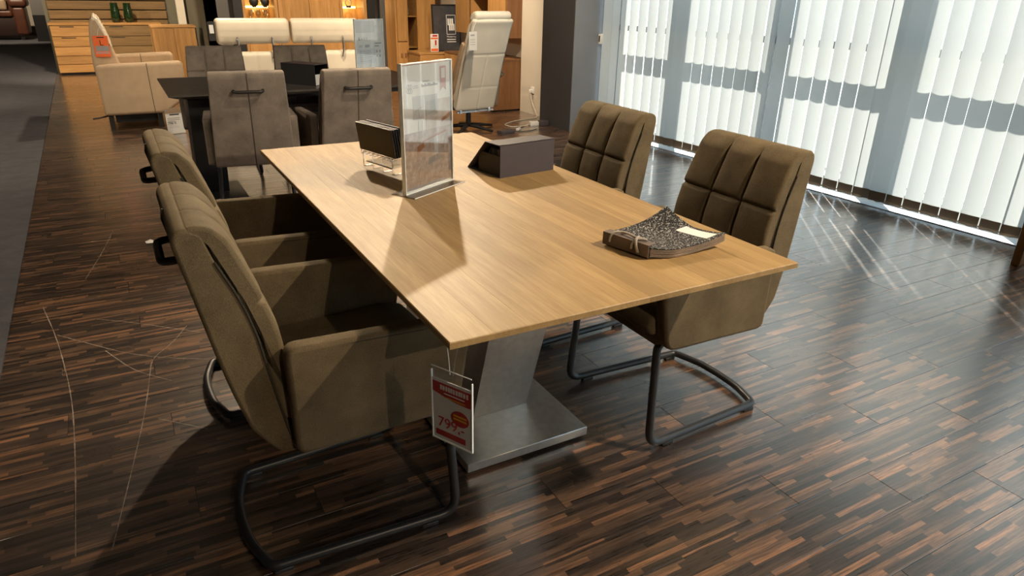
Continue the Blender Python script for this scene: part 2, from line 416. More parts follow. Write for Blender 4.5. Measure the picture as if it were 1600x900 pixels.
S(box('trim_1', .655, .78, 12.86, 12.98, 0, 3.0, M['wall']))

# ------------------------------------------------------------------ windows and blinds (own skew axis)
WL, WR = (4.30, 0, 0), 2.554
SEC = [5.36, 4.33, 3.19, 2.15, 1.10, .05, -1.0, -2.1, -3.2, -4.3, -5.4]
def build_windows():
    for i in range(len(SEC)-1):
        a, b_ = SEC[i+1], SEC[i]
        w = empty('window_%d' % (i+1), WL, WR); tag(w, kind='structure')
        box('window_frame', .145, .295, b_-.07, b_, 0, 3.0, M['alu'], w)
        box('window_rail', .145, .295, a, b_-.07, 0, .09, M['alu'], w)
        box('window_transom', .18, .26, a, b_-.07, 1.035, 1.09, M['alu'], w)
        box('window_rail', .145, .295, a, b_-.07, 2.75, 3.0, M['alu'], w)
        box('pane', .218, .224, a, b_-.07, .09, 1.035, M['pane'], w)
        box('pane', .218, .224, a, b_-.07, 1.09, 2.75, M['pane'], w)
    bm = bmesh.new(); prev = None
    for k in range(9):
        y = -.0635 + .127*k/8; x = -.0085*(1-(2*k/8-1)**2)
        cur = (bm.verts.new((x, y, .055)), bm.verts.new((x, y, 2.86)))
        if prev: bm.faces.new((prev[0], cur[0], cur[1], prev[1]))
        prev = cur
    sm = finish(bm, 'slat', 60); sm.materials.append(M['slat'])
    bm = bmesh.new(); bm_box(bm, -.009, -.004, -.060, .060, .040, .110, .001, 1); hm = finish(bm, 'weight_pocket', 0); hm.materials.append(M['slat_hem'])
    labs = ['white vertical slat blind at the far end of the window next to the dark pillar', 'white vertical slat blind, second one from the dark pillar',
            'white vertical slat blind, third one from the dark pillar', 'white vertical slat blind reaching the right edge of the picture', None]
    bounds = [5.17, 4.1, 2.97, 1.93, .9, -.15]
    for i in range(5):
        a, b_ = bounds[i+1], bounds[i]
        n = round((b_-a)/.1295); d = (b_-a)/n
        t = empty('vertical_blind', WL, WR); tag(t, labs[i] or 'white vertical slat blind behind the oak bench at the right', 'blind', 'vertical window blinds')
        box('head_rail', -.025, .025, a+.01, b_-.01, 2.86, 2.90, M['white'], t)
        for k in range(n):
            y = b_ - (k+.5)*d
            s = link('slat', sm, None, t); s.location = (0, y, 0)
            ang = random.gauss(1.6, 1.5) if k not in (0, n-1) else random.uniform(-16, 12)
            s.rotation_euler = (0, 0, -R(ang))
            link('weight_pocket', hm, None, s)
        tube('bead_chain', [(-.008, a+.03+(b_-a-.06)*k/24, .046-.010*abs(math.sin(k*math.pi/2))) for k in range(25)], .0022, M['alu'], t, 6)
build_windows()
S(box('wall_window_end', 4.08, 4.5, 5.30, 5.45, 0, 3.0, M['wall_grey']))
sl = box('trim_pale_strip', -.036, .145, -6, 5.3, .0005, .005, M['pale_strip']); sl.location = WL; sl.rotation_euler = (0, 0, R(WR)); S(sl)  # thin pale strip along the foot of the blinds
g = box('outside_ground', 4.95, 40, -40, 50, -.3, -.2, M['pave']); tag(g, kind='structure')
# small operating box of the blind on the jamb
cb = empty('blind_control_box', (4.045, 5.188, .0), 0, 'small white control box with black front at the blind edge', 'control box')
box('casing', -.012, .03, -.04, .0, .90, 1.0, M['white'], cb, .004); box('face', -.014, -.010, -.03, -.01, .92, .98, M['black'], cb)

# ------------------------------------------------------------------ cantilever armchairs
def resample(pts, step):
    out = []; m = len(pts)
    for i in range(m):
        a, b_ = Vector(pts[i]), Vector(pts[(i+1) % m]); n = max(1, round((b_-a).length/step))
        out += [tuple(a.lerp(b_, k/n)) for k in range(n)]
    return out
def make_chair(fab, dark):
    t = empty('dining_chair'); fm, dm = M[fab], M[dark]
    half = [(.30, .205, .388), (.500, .215, .388), (.514, .240, .024), (.004, .214, .024)]
    back = [(-.012, .16, .024), (-.030, .10, .024), (-.036, 0, .024)]
    L = half + back; pts = L + [(x, -y, z) for x, y, z in reversed(L[:-1])]
    rad = [0, .03, .055, .022, .03, .05, .05]; rad = rad + list(reversed(rad[:-1]))
    tube('frame', fillet(pts, rad, 6), .0135, M['black_metal'], t, 12)
    bm = bmesh.new(); bm_box(bm, -.025, .025, -.010, .010, 0, .014, .003, 1); gm = finish(bm, 'glide'); gm.materials.append(M['black'])
    for x, y in ((.43, .236), (.43, -.236), (.03, .215), (.03, -.215)): link('glide', gm, None, t).location = (x, y, 0)
    # shell of the back
    outer = [(.090, .368), (.058, .376), (.006, .45), (-.022, .55), (-.043, .65), (-.061, .75), (-.079, .85), (-.092, .915), (-.088, .938), (-.066, .950)]
    front = [(-.030, .935), (-.010, .87), (.028, .78), (.053, .69), (.067, .58), (.085, .47), (.104, .372)]
    prof = resample(fillet_closed(outer + front, .016, 4), .02)
    sh = sweep('backrest', prof, -.228, .228, .009, fm, t, None, 2)
    for s in (-1, 1):
        ln = [(x-.006, s*.2285, z) for x, z in front[1:]]
        tube('piping', fillet(ln, .05, 4), .0028, dm, sh, 6)
    tube('centre_seam', [(x-.0015, 0, z) for x, z in outer[1:-1]], .0024, dm, sh, 6)
    # tufted front cushion rolling over the top
    cf = [(.128, .455), (.108, .58), (.094, .69), (.070, .78), (.034, .87), (.014, .918), (-.012, .946), (-.046, .953), (-.066, .948)]
    ci = [(-.060, .920), (-.032, .910), (-.012, .86), (.024, .77), (.048, .69), (.062, .58), (.080, .46)]
    prof = resample(fillet_closed(cf + ci, .014, 4), .006)
    def d(x, z, y, i):
        g = lambda q, w: 1 - math.exp(-(q/w)**2)
        fr = [(q[1], q[0]) for q in cf[:7]]; j = max(k for k in range(7) if k == 0 or fr[k][0] <= z); j = min(j, 5)
        xf = fr[j][1] + (fr[j+1][1]-fr[j][1])*(z-fr[j][0])/(fr[j+1][0]-fr[j][0])
        if z < .925 and x < xf - .016: return 0
        dy = min(abs(y-.075), abs(y+.075)); dz = min(abs(z-.765), abs(z-.585))
        k = 1 - .85*min(1, max(0, (z-.905)/.035))
        pu = 1 - abs((((y+.225)/.15) % 1)*2 - 1)**3; vz = (z-.765)/.18 if z > .765 else ((.765-z)/.18 if z > .585 else (.585-z)/.13)
        pv = 1 - abs(min(1, vz)*2 - 1)**3
        return (.007*pu*(.4+.6*pv) + .010*min(g(dy, .0055), g(dz, .0055)) - .012)*k - .003*(1-k)
    cu = sweep('back_cushion', prof, -.227, .227, .009, fm, t, d, 76)
    for o_ in [sh, cu] + list(sh.children):
        for v in o_.data.vertices: v.co.y *= 1.01 - .10*max(0, v.co.z-.45)/.5
    # handle
    tube('handle', fillet([(-.070, -.082, .842), (-.112, -.076, .838), (-.112, .076, .838), (-.070, .082, .842)], .02, 5), .0095, M['black'], t, 8)
    # seat
    box('seat_base', .075, .515, -.224, .224, .386, .440, fm, t, .012)
    sp = resample(fillet_closed([(.10, .43), (.535, .425), (.552, .450), (.540, .492), (.49, .503), (.10, .492)], .02, 4), .02)
    def ds(x, z, y, i):
        if z < .46: return 0
        return -.006*math.exp(-((x-.34)/.012)**2) - .006*math.exp(-(y/.012)**2) + .004*math.cos(y*9)
    sweep('seat_cushion', sp, -.2235, .2235, .015, fm, t, ds, 26)
    # arm panels
    ap = fillet_closed([(.095, .378), (.512, .386), (.556, .648), (.092, .664)], [.03, .04, .03, .03], 4)
    for s in (-1, 1):
        a = sweep('armrest', resample(ap, .04), min(s*.2245, s*.274), max(s*.2245, s*.274), .011, fm, t, None, 2)
        tube('piping', [(.112, s*.2715, .652), (.33, s*.2725, .645), (.552, s*.2715, .637)], .0022, dm, a, 6)
    return t
def place(o, x, y, rz, label, group):
    o.location = (x, y, 0); o.rotation_euler = (0, 0, R(rz)); tag(o, label, 'chair', group)
oc = make_chair('olive', 'olive_dark'); GO = 'olive armchairs around the oak table'
place(oc, -.357, .572, 0, 'olive brown suede cantilever armchair in front at the left, beside the hanging red price tag', GO)
place(copy_tree(oc), -.350, 1.345, 0, 'olive brown suede cantilever armchair at the left, behind the foremost one', GO)
place(copy_tree(oc), 1.362, .560, 180, 'olive brown suede cantilever armchair right of the table, beside the fabric swatch book', GO)
place(copy_tree(oc), 1.355, 1.340, 180, 'olive brown suede cantilever armchair right of the table, beside the anthracite sample box', GO)
tc_ = make_chair('taupe', 'taupe_dark'); GT = 'taupe armchairs around the dark table'
place(tc_, .185, 3.30, 83, 'taupe suede armchair seen from behind, nearer the left end of the dark table', GT)
place(copy_tree(tc_), .812, 3.245, 89, 'taupe suede armchair seen from behind, in front of the tall white info sign', GT)
place(copy_tree(tc_), .245, 5.13, -98, 'taupe suede armchair facing the camera across the dark table, left one', GT)
place(copy_tree(tc_), .905, 5.05, -98, 'taupe suede armchair facing the camera behind the black box on the dark table', GT)

# ------------------------------------------------------------------ oak dining table
TH, TL = .760, 1.9655
def make_table():
    t = empty('dining_table', (0, 0, 0), 0, 'light oak dining table on a brushed steel pedestal in the foreground', 'table')
    top = empty('tabletop'); top.parent = t
    ed, th, ins = .015, .046, .075; n = 10
    ws = [.10, .085, .115, .095, .11, .09, .105, .10, .085, .115]; s = sum(ws); x = 0; g = 0
    for k in range(n):
        xa, xb = x, x + ws[k]/s; x = xb
        a, b_ = (xa if k == 0 else xa+g), (xb if k == n-1 else xb-g)
        ba, bb = (ins if k == 0 else a), (1-ins if k == n-1 else b_)
        vs = []
        r = .002
        for z, x0, x1, y in ((TH, a+(r if k == 0 else .0002), b_-(r if k == n-1 else .0002), r), (TH-r, a, b_, 0), (TH-ed, a, b_, 0), (TH-th, ba, bb, ins)):
            vs += [(x0, y, z), (x1, y, z), (x1, TL-y, z), (x0, TL-y, z)]
        fs = [(0, 1, 2, 3), (15, 14, 13, 12)]
        for q in range(3):
            for e in range(4): fs.append((q*4+e, q*4+(e+1) % 4, q*4+4+(e+1) % 4, q*4+4+e))
        mesh('board', vs, fs, M['oak_top'], top, 0)
    # steel frame under the top
    box('apron', .16, .84, .30, TL-.30, .680, .714, M['black_metal'], t)
    # base plate and V pedestal
    p = box('base_plate', .262, .712, .478, TL-.478, .012, .044, M['steel'], t, .002, 1)
    for x_ in (.29, .68):
        for y_ in (.51, TL-.51): box('foot', x_-.02, x_+.02, y_-.02, y_+.02, 0, .012, M['black'], p)
    for s_ in (0, 1):
        q = [(.700, .044), (.905, .044), (.700, .680), (.495, .680)]
        if s_: q = [(TL-a, b_) for a, b_ in q]
        prism('column', q, .388, .600, 'x', M['steel'], t, .002)
make_table()

# ------------------------------------------------------------------ things on the oak table
def sheet(name, x0, x1, z0, z1, y, mat, parent, th=.0006):
    return box(name, x0, x1, y-th, y, z0, z1, mat, parent)
def strokes(parent, x0, x1, z0, z1, n, y, mat, h, rnd, name='text_line'):
    for k in range(n):
        z = z1 - (z1-z0)*k/max(1, n-1); w = (x1-x0)*rnd.uniform(.55, 1)
        sheet(name, x0, x0+w, z-h, z, y, mat, parent, .0004)
def make_sign():
    rnd = random.Random(3)
    t = empty('sign_holder', (.410, 1.088, TH), 29.1, 'tall clear acrylic sign holder with white printed poster on the oak table', 'sign holder')
    w, h = .132, .425
    box('front_panel', -w, w, -.0075, -.0045, .006, h, M['acrylic_gloss'], t)
    box('back_panel', -w, w, .0045, .0075, .006, h, M['acrylic'], t)
    box('foot', -.142, .142, -.052, .052, 0, .005, M['acrylic'], t, .001, 1)
    for x0, x1, z0, z1 in ((-w, -w+.0025, .006, h), (w-.0025, w, .006, h), (-w, w, h-.0025, h)): box('edge', x0, x1, -.0078, .0078, z0, z1, M['edge'], t)
    box('edge', -.142, .142, -.053, -.052, .002, .005, M['edge'], t); box('edge', -w, w, -.008, .008, .005, .009, M['edge'], t)
    p = box('poster', -w+.006, w-.006, -.001, .001, .014, h-.008, M['white'], t)
    sheet('photo', -.124, .125, .016, .205, -.0012, M['photo'], p); sheet('photo', -.01, .125, .205, .30, -.0012, M['photo_pale'], p)
    for pts, m_ in (([(-.03, .165), (.10, .185), (.10, .192), (-.03, .172)], 'photo_wood'), ([(.035, .10), (.055, .10), (.05, .178), (.03, .176)], 'print_pale'), ([(-.005, .085), (.085, .098), (.06, .118), (.0, .108)], 'print_grey'),
                    ([(-.06, .13), (-.02, .15), (-.025, .165), (-.06, .155)], 'photo_wood'), ([(.075, .22), (.124, .235), (.124, .25), (.075, .23)], 'photo_wood')):
        prism('printed_furniture', pts, -.0022, -.0016, 'y', M[m_], p)
    for a, b_ in (((-.045, .04), (-.025, .115)), ((-.005, .045), (-.02, .115)), ((-.075, .05), (-.03, .115)), ((-.025, .04), (-.023, .12)), ((.085, .13), (.095, .18)), ((.108, .13), (.1, .18))):
        tube('printed_leg', [(a[0], -.0018, a[1]), (b_[0], -.0018, b_[1])], .0009, M['print_grey'], p, 4)
    prism('ribbon', [(.072, .405), (.104, .405), (.104, .325), (.088, .338), (.072, .325)], -.0022, -.0014, 'y', M['pink'], p)
    sheet('ribbon_field', .078, .098, .366, .398, -.0024, M['white'], p)
    for x in (-.096, -.088, -.080):
        for z in (.338, .352): tube('logo_ring', [(x+.0045*math.cos(k), -.0018, z+.007*math.sin(k)) for k in [i*math.pi/5 for i in range(10)]], .0008, M['print_grey'], p, 4, True)
    strokes(p, -.07, -.035, .347, .353, 2, -.0016, M['print_grey'], .0015, rnd)
    x = -.028
    for k in range(11):
        ww = rnd.uniform(.004, .009); sheet('lettering', x, x+ww, .346, .346+rnd.choice((.006, .010)), -.0016, M['print_grey'], p, .0004); x += ww+.0018
    strokes(p, -.02, .03, .366, .366, 1, -.0016, M['print_pale'], .005, rnd)
    sheet('drawing_panel', -.075, -.018, .245, .32, -.0012, M['print_pale'], p); sheet('drawing_panel', -.012, .055, .25, .318, -.0012, M['print_pale'], p)
    for a, b_ in (((-.07, .27), (-.02, .285)), ((-.07, .262), (-.05, .268)), ((-.045, .25), (-.045, .28)), ((.005, .257), (.045, .267)), ((.02, .265), (.02, .3)), ((-.05, .18), (-.05, .24)), ((-.03, .18), (-.03, .24))):
        tube('drawing_line', [(a[0], -.0018, a[1]), (b_[0], -.0018, b_[1])], .0007, M['print_grey'], p, 4)
def photo_mat(name, c0, c1, c2, sc):
    m, nt, b = mat_base(name); tc = nt.nodes.new('ShaderNodeTexCoord').outputs['Object']
    f = noise(nt, tc, sc, 5, .65); nt.links.new(ramp(nt, f, [(.3, c0), (.5, c1), (.7, c2)]), b.inputs['Base Color']); b.inputs['Roughness'].default_value = .6; return m
M['photo'] = photo_mat('printed_room_photo', (.30, .22, .19), (.46, .36, .32), (.62, .54, .50), 45)
M['photo_pale'] = photo_mat('printed_room_photo_wall', (.5, .42, .38), (.60, .53, .50), (.7, .65, .62), 20)
M['photo_wood'] = plain('printed_wood', (.38, .17, .09), .6, 0, .3, .15, 60)
make_sign()

def make_sample_box():
    t = empty('sample_box', (.700, 1.106, TH), 8, 'anthracite cardboard sample box with open end on the oak table', 'box')
    m = M['anthracite']; L_ = .257
    box('front_panel', 0, L_, 0, .003, 0, .122, m, t); box('top_panel', -.004, L_, 0, .092, .119, .122, m, t)
    box('bottom_panel', 0, L_, .003, .205, 0, .003, m, t)
    prism('sloping_back', [(.092, .122), (.212, .003), (.208, 0), (.089, .119)], -.004, L_, 'x', m, t)
    prism('end_panel', [(.003, .003), (.208, .003), (.092, .119), (.003, .119)], L_-.003, L_, 'x', m, t)
    box('tray_front', .006, .009, .006, .150, .003, .078, M['black'], t); box('tray_side', .009, .24, .150, .153, .003, .03, M['black'], t)
    for k in range(9):
        c = empty('sample_card', (t.location.x + math.cos(R(8))*.016 - math.sin(R(8))*(.012+.0095*k), t.location.y + math.sin(R(8))*.016 + math.cos(R(8))*(.012+.0095*k), TH+.003), 8,
                  'thin dark sample card standing inside the anthracite box', 'sample card', 'sample cards in the anthracite box')
        hh = .098 if k < 8 else .088
        box('card', 0, .21, 0, .004, 0, hh, M['black'], c); box('pale_edge', -.0006, 0, .001, .003, .07, hh-.003, M['white' if k < 3 else 'print_grey'], c)
make_sample_box()

def make_holder():
    t = empty('sample_holder', (.335, 1.40, TH), -75, 'clear acrylic holder with wire prongs for dark sample tiles on the oak table', 'holder')
    # local x runs along the tiles, local y away from the camera side
    box('base_plate', -.085, .085, .0, .12, .022, .027, M['acrylic'], t); box('edge', -.085, .085, -.002, 0, .022, .027, M['edge'], t)
    for x in (-.08, .08):
        for y in (.004, .11): box('foot', x-.006, x+.006, y, y+.01, 0, .022, M['acrylic'], t)
    for x in (-.10, -.035, .03, .095):
        tube('wire_leg', fillet([(x, .035, .002), (x, -.004, .002), (x, -.004, .062), (x, .012, .056)], .006, 3), .0016, M['chrome'], t, 6)
    for k in range(8):
        x = -.10 + k*.028
        tube('prong', fillet([(x, .012, .056), (x, -.012, .052), (x, -.010, .075)], .006, 3), .0015, M['chrome'], t, 6)
    tube('cross_wire', [(-.10, .012, .056), (.10, .012, .056)], .0016, M['chrome'], t, 6)
    hp = .012
    for k in range(5):
        c = box('sample_tile', -.118, .118, -.003, .003, 0, .106, M['bronze_tile' if k == 0 else 'black'], None, .001, 1)
        a = R(-75); y = .000 + .0095*k + (.010 if k == 4 else 0)
        c.location = (.335 + math.cos(a)*0 - math.sin(a)*y, 1.405 + math.cos(a)*y, TH+.066+.0005*k)
        c.rotation_euler = (R(8), 0, a)
        tag(c, 'dark bronze sample tile, foremost in the acrylic holder' if k == 0 else 'black sample tile leaning behind the foremost tile in the acrylic holder', 'sample tile', 'sample tiles in the acrylic holder')
make_holder()

def swatch_mat():
    m, nt, b = mat_base('boucle_swatch'); tc = nt.nodes.new('ShaderNodeTexCoord').outputs['Object']
    v = node(nt, 'ShaderNodeTexVoronoi', i_Scale=230, i_Vector=tc).outputs['Distance']; f = noise(nt, tc, 160, 3, .7)
    k = mth(nt, 'ADD', mth(nt, 'MULTIPLY', v, .8), mth(nt, 'MULTIPLY', f, .6))
    nt.links.new(ramp(nt, k, [(.60, (.006, .006, .007)), (.76, (.025, .025, .027)), (.95, (.36, .35, .34))]), b.inputs['Base Color'])
    b.inputs['Roughness'].default_value = .9; bump(nt, b, k, .6, .003); return m
M['boucle'] = swatch_mat()
M['swatch_edge'] = fabric('swatch_backing', (.30, .23, .18), .4)
def make_swatches():
    # local x along the header, local y over the fabric
    t = empty('fabric_swatch_book', (.632, .265, TH), -76, 'fabric swatch book with grey cardboard spine and rope tie on the oak table', 'swatch book')
    hl = .077; m = M['spine_card']
    box('spine', -hl, hl, 0, .002, .006, .040, m, t); box('spine_top', -hl, hl, .002, .030, .038, .040, m, t); box('spine_bottom', -hl, hl, .002, .045, .004, .006, m, t)
    rnd = random.Random(5)
    for k in range(7):
        base = .010 + .0038*k; vs = []; fs = []; nx, ny_ = 14, 18; wob = rnd.uniform(-.0006, .0006); w = .100 + (rnd.uniform(-.0008, 0) if k < 6 else .0005); ln = .236 + (rnd.uniform(-.002, 0) if k < 6 else .001)
        for s in (0, 1):
            for j in range(ny_+1):
                for i in range(nx+1):
                    u = i/nx*2-1; v = j/ny_
                    yy = .006 + v*ln; xx = u*w*(.80 + .20*min(1, v*4)) + wob + .055*v
                    droop = -(.008 + .12*base)*math.sin(min(1, v*1.6)*math.pi/2)
                    z = base + droop + .030*max(0, v-.35)**2*(1+.0*u) + .040*(max(0, -u)**1.5)*v**2.2 + .010*(max(0, u)**2)*v*v + .0012*math.sin(9*v+.1*k+3*u)
                    z = max(.003+.0030*k, z) - s*.0018
                    vs.append((xx, yy, z))
        o = (nx+1)*(ny_+1)
        for j in range(ny_):
            for i in range(nx):
                a = j*(nx+1)+i; fs.append((a, a+1, a+nx+2, a+nx+1)); fs.append((o+a+nx+1, o+a+nx+2, o+a+1, o+a))
        for j in range(ny_):
            a = j*(nx+1); fs.append((a, a+nx+1, o+a+nx+1, o+a)); a += nx; fs.append((a+nx+1, a, o+a, o+a+nx+1))
        for i in range(nx):
            a = i; fs.append((a+1, a, o+a, o+a+1)); a = ny_*(nx+1)+i; fs.append((a, a+1, o+a+1, o+a))
        sw = mesh('swatch', vs, fs, M['boucle' if k == 6 else 'swatch_edge'], t, 60)
        if k == 6:
            top = [vs[j*(nx+1)+i] for j in range(ny_+1) for i in range(nx+1)]
            lv = []; lf = []
            for j in range(14, 18):
                for i in range(6, 14):
                    q = top[j*(nx+1)+i]; lv.append((q[0], q[1], q[2]+.0012))
            for j in range(3):
                for i in range(7): a = j*8+i; lf.append((a, a+1, a+9, a+8))
            lab = mesh('printed_label', lv, lf, M['white'], sw, 60); lab['label'] = 'white paper label with fine lines'
    for x in (-.045, .03):
        pts = [(x-.006, -.003, .018), (x-.004, -.004, .034), (x+.002, .006, .046), (x+.014, .022, .045), (x+.020, .028, .041)]
        tube('rope', fillet(pts, .01, 4), .0034, M['rope'], t, 8)
    tube('rope', fillet([(-.03, .022, .0445), (-.005, .016, .049), (.02, .014, .046), (.034, .024, .043)], .02, 4), .0034, M['rope'], t, 8)
    tube('rope', fillet([(.03, .018, .048), (.034, .0, .048), (.040, -.005, .030), (.048, -.005, .014)], .01, 4), .0038, M['rope'], t, 8)
def rope_mat():
    m, nt, b = mat_base('rope_cotton'); tc = nt.nodes.new('ShaderNodeTexCoord').outputs['Object']
    w = node(nt, 'ShaderNodeTexWave', i_Scale=160, i_Distortion=1.5, i_Vector=tc, bands_direction='DIAGONAL').outputs['Fac']
    nt.links.new(ramp(nt, w, [(.25, (.16, .13, .11)), (.6, (.62, .56, .48))]), b.inputs['Base Color']); b.inputs['Roughness'].default_value = .9; return m
M['rope'] = rope_mat()
M['spine_card'] = plain('taupe_cardboard', (.16, .125, .105), .6, 0, .4, .06, 20)  # taupe cardboard of the swatch book spine
make_swatches()

def make_tag():
    # hangs from the near left table corner; local x along the card, front faces -y
    d = Vector((.046, -.092)); rz = math.degrees(math.atan2(d.y, d.x))
    t = empty('price_tag', (.014, .026, .50), rz, 'red and white price tag in a clear pocket hanging from the table corner', 'price tag')
    w, h = .052, .150; rnd = random.Random(11)
    def sk(z): return 0
    box('pocket', -w-.002, w+.002, -.0022, -.0016, 0, h+.030, M['acrylic'], t); box('pocket_back', -w-.002, w+.002, .0016, .0022, 0, h+.018, M['acrylic'], t)
    box('pocket_seam', -w-.003, w+.003, -.0024, .0024, -.002, .0015, M['edge'], t)
    for s in (-1, 1): box('pocket_seam', s*(w+.002)-.001, s*(w+.002)+.001, -.0022, .0022, 0, h+.018, M['edge'], t)
    box('pocket_seam', -w-.002, w+.002, -.0026, -.0014, h+.028, h+.030, M['edge'], t)
    c = box('card', -w, w, -.0008, .0008, .002, h, M['white'], t)
    # arched red banner with white lettering marks
    n = 12; up_, lo_ = [], []
    for k in range(n+1):
        x = -w+.001 + (2*w-.002)*k/n; u = k/n; up_.append((x, .143 - .010*u*0)); lo_.append((x, .118 - .012*math.sin(u*math.pi*.6)))
    prism('banner', up_ + lo_[::-1], -.0014, -.0009, 'y', M['red'], c)
    x = -.030
    for k in range(11):
        ww = rnd.uniform(.0045, .0065)
        for q in range(3): sheet('lettering', x + (q*.0018), x + (q*.0018) + .001, .127, .138, -.0016, M['white'], c, .0003)
        z_ = rnd.choice((.127, .132, .1365)); sheet('lettering', x, x+ww*.85, z_, z_+.0014, -.0016, M['white'], c, .0003)
        x += ww+.0014
    strokes(c, -.02, .045, .121, .121, 1, -.0016, M['white'], .0022, rnd); strokes(c, -.02, .048, .112, .112, 1, -.0016, M['yellow'], .0016, rnd)
    prism('disc', [(.022+.024*math.cos(k*math.pi/12), .070+.019*math.sin(k*math.pi/12)) for k in range(24)], -.0016, -.0009, 'y', M['red'], c)
    for k in range(2): sheet('lettering', .005, .040, .066+.008*k, .070+.008*k, -.0018, M['yellow'], c, .0003)
    letters('price', '799,-', .036, M['red'], c, (-.002, -.0016, .034))
    box('red_bar', -.045, .036, -.0014, -.0009, .010, .024, M['red'], c)
    tube('string', fillet([(-.004, 0, h+.02), (-.010, .004, h+.055), (-.016, .006, .236)], .02, 4), .0011, M['white'], t, 6)
    tube('string', [(.004, 0, h+.02), (.010, .0, h+.06), (.014, .004, .234)], .0008, M['print_grey'], t, 6)
make_tag()

# ------------------------------------------------------------------ dark dining table group
def make_dark_table():
    t = empty('dining_table', (-.215, 3.775, 0), 0, 'dark wood dining table with black metal base behind the oak table', 'table')
    L_, D_ = 1.80, .98; vs = []
    for z, i in ((.760, 0), (.748, 0), (.725, .07)): vs += [(i, i, z), (L_-i, i, z), (L_-i, D_-i, z), (i, D_-i, z)]
    fs = [(0, 1, 2, 3), (11, 10, 9, 8)] + [(q*4+e, q*4+(e+1) % 4, q*4+4+(e+1) % 4, q*4+4+e) for q in range(2) for e in range(4)]
    mesh('tabletop', vs, fs, M['dark_wood'], t, 0)
    for x in (.12, 1.38):
        prism('column', [(.20, .70), (.50, .70), (.64, .02), (.40, .02)] if x < 1 else [(.36, .70), (.64, .70), (.50, .02), (.22, .02)], x, x+(.20 if x < 1 else .10), 'x', M['black_metal'], t, .003)
    [box('base_plate', x, x+.34, .2, .68, 0, .02, M['black_metal'], t, .003) for x in (.08, 1.30)]; box('apron', .2, 1.6, .2, .78, .69, .724, M['black_metal'], t)
make_dark_table()
def make_black_box():
    t = empty('sample_box', (.560, 4.165, .76), -54, 'black sample box with pale open end on the dark table', 'box')
    m = M['black']; L_ = .30
    box('front_panel', 0, L_, 0, .003, 0, .142, m, t); box('top_panel', 0, L_, 0, .14, .139, .142, M['anthracite'], t); box('back_panel', 0, L_, .14, .143, 0, .142, m, t); box('bottom_panel', 0, L_, .003, .14, 0, .003, m, t)
    box('end_panel', 0, .003, .003, .14, .003, .139, m, t); box('tray_front', L_-.012, L_-.009, .006, .136, .003, .075, M['print_pale'], t)
make_black_box()
def make_back_sign():
    rnd = random.Random(9)
    t = empty('sign_holder', (1.247, 4.25, .76), 22, 'clear acrylic sign holder with white information sheet on the dark table', 'sign holder')
    w, h = .138, .425
    box('front_panel', -w, w, -.0065, -.0035, .006, h, M['acrylic_gloss'], t); box('foot', -w, w+.02, -.05, .05, 0, .005, M['acrylic'], t)
    for x0, x1, z0, z1 in ((-w, -w+.003, .006, h), (w-.003, w, .006, h), (-w, w, h-.003, h)): box('edge', x0, x1, -.007, .007, z0, z1, M['edge'], t)
    p = box('poster', -w+.003, w-.003, -.001, .002, .01, h-.004, M['white'], t)
    sheet('tinted_field', -.128, .055, .33, .412, -.0012, M['print_pale'], p); sheet('tinted_field', -.128, .055, .11, .215, -.0012, M['photo_pale2'], p)
    for k in range(4): sheet('pictogram', -.105+.024*k, -.090+.024*k, .275, .298, -.0016, M['print_grey' if k == 0 else 'print_pale'], p)
    sheet('pictogram', -.105, -.065, .225, .245, -.0016, M['print_pale'], p); sheet('pictogram', -.045, -.002, .225, .245, -.0016, M['print_grey'], p)
    strokes(p, -.10, .04, .13, .20, 6, -.0016, M['print_grey'], .003, rnd); strokes(p, .05, .12, .235, .255, 2, -.0018, M['print_black'], .006, rnd)
    for k in range(2):
        for q in range(2): sheet('pictogram', .06+.03*k, .074+.03*k, .15+.035*q, .168+.035*q, -.0018, M['print_grey'], p)
    tube('logo_mark', [(.065+.010*math.cos(k), -.0016, .365+.012*math.sin(k)) for k in (0, .8, 1.6, 2.4, 3.1, 3.9, 4.7)], .0016, M['print_grey'], p, 4)
M['photo_pale2'] = plain('print_tint', (.66, .70, .72), .6, 0, .3, .03)
make_back_sign()

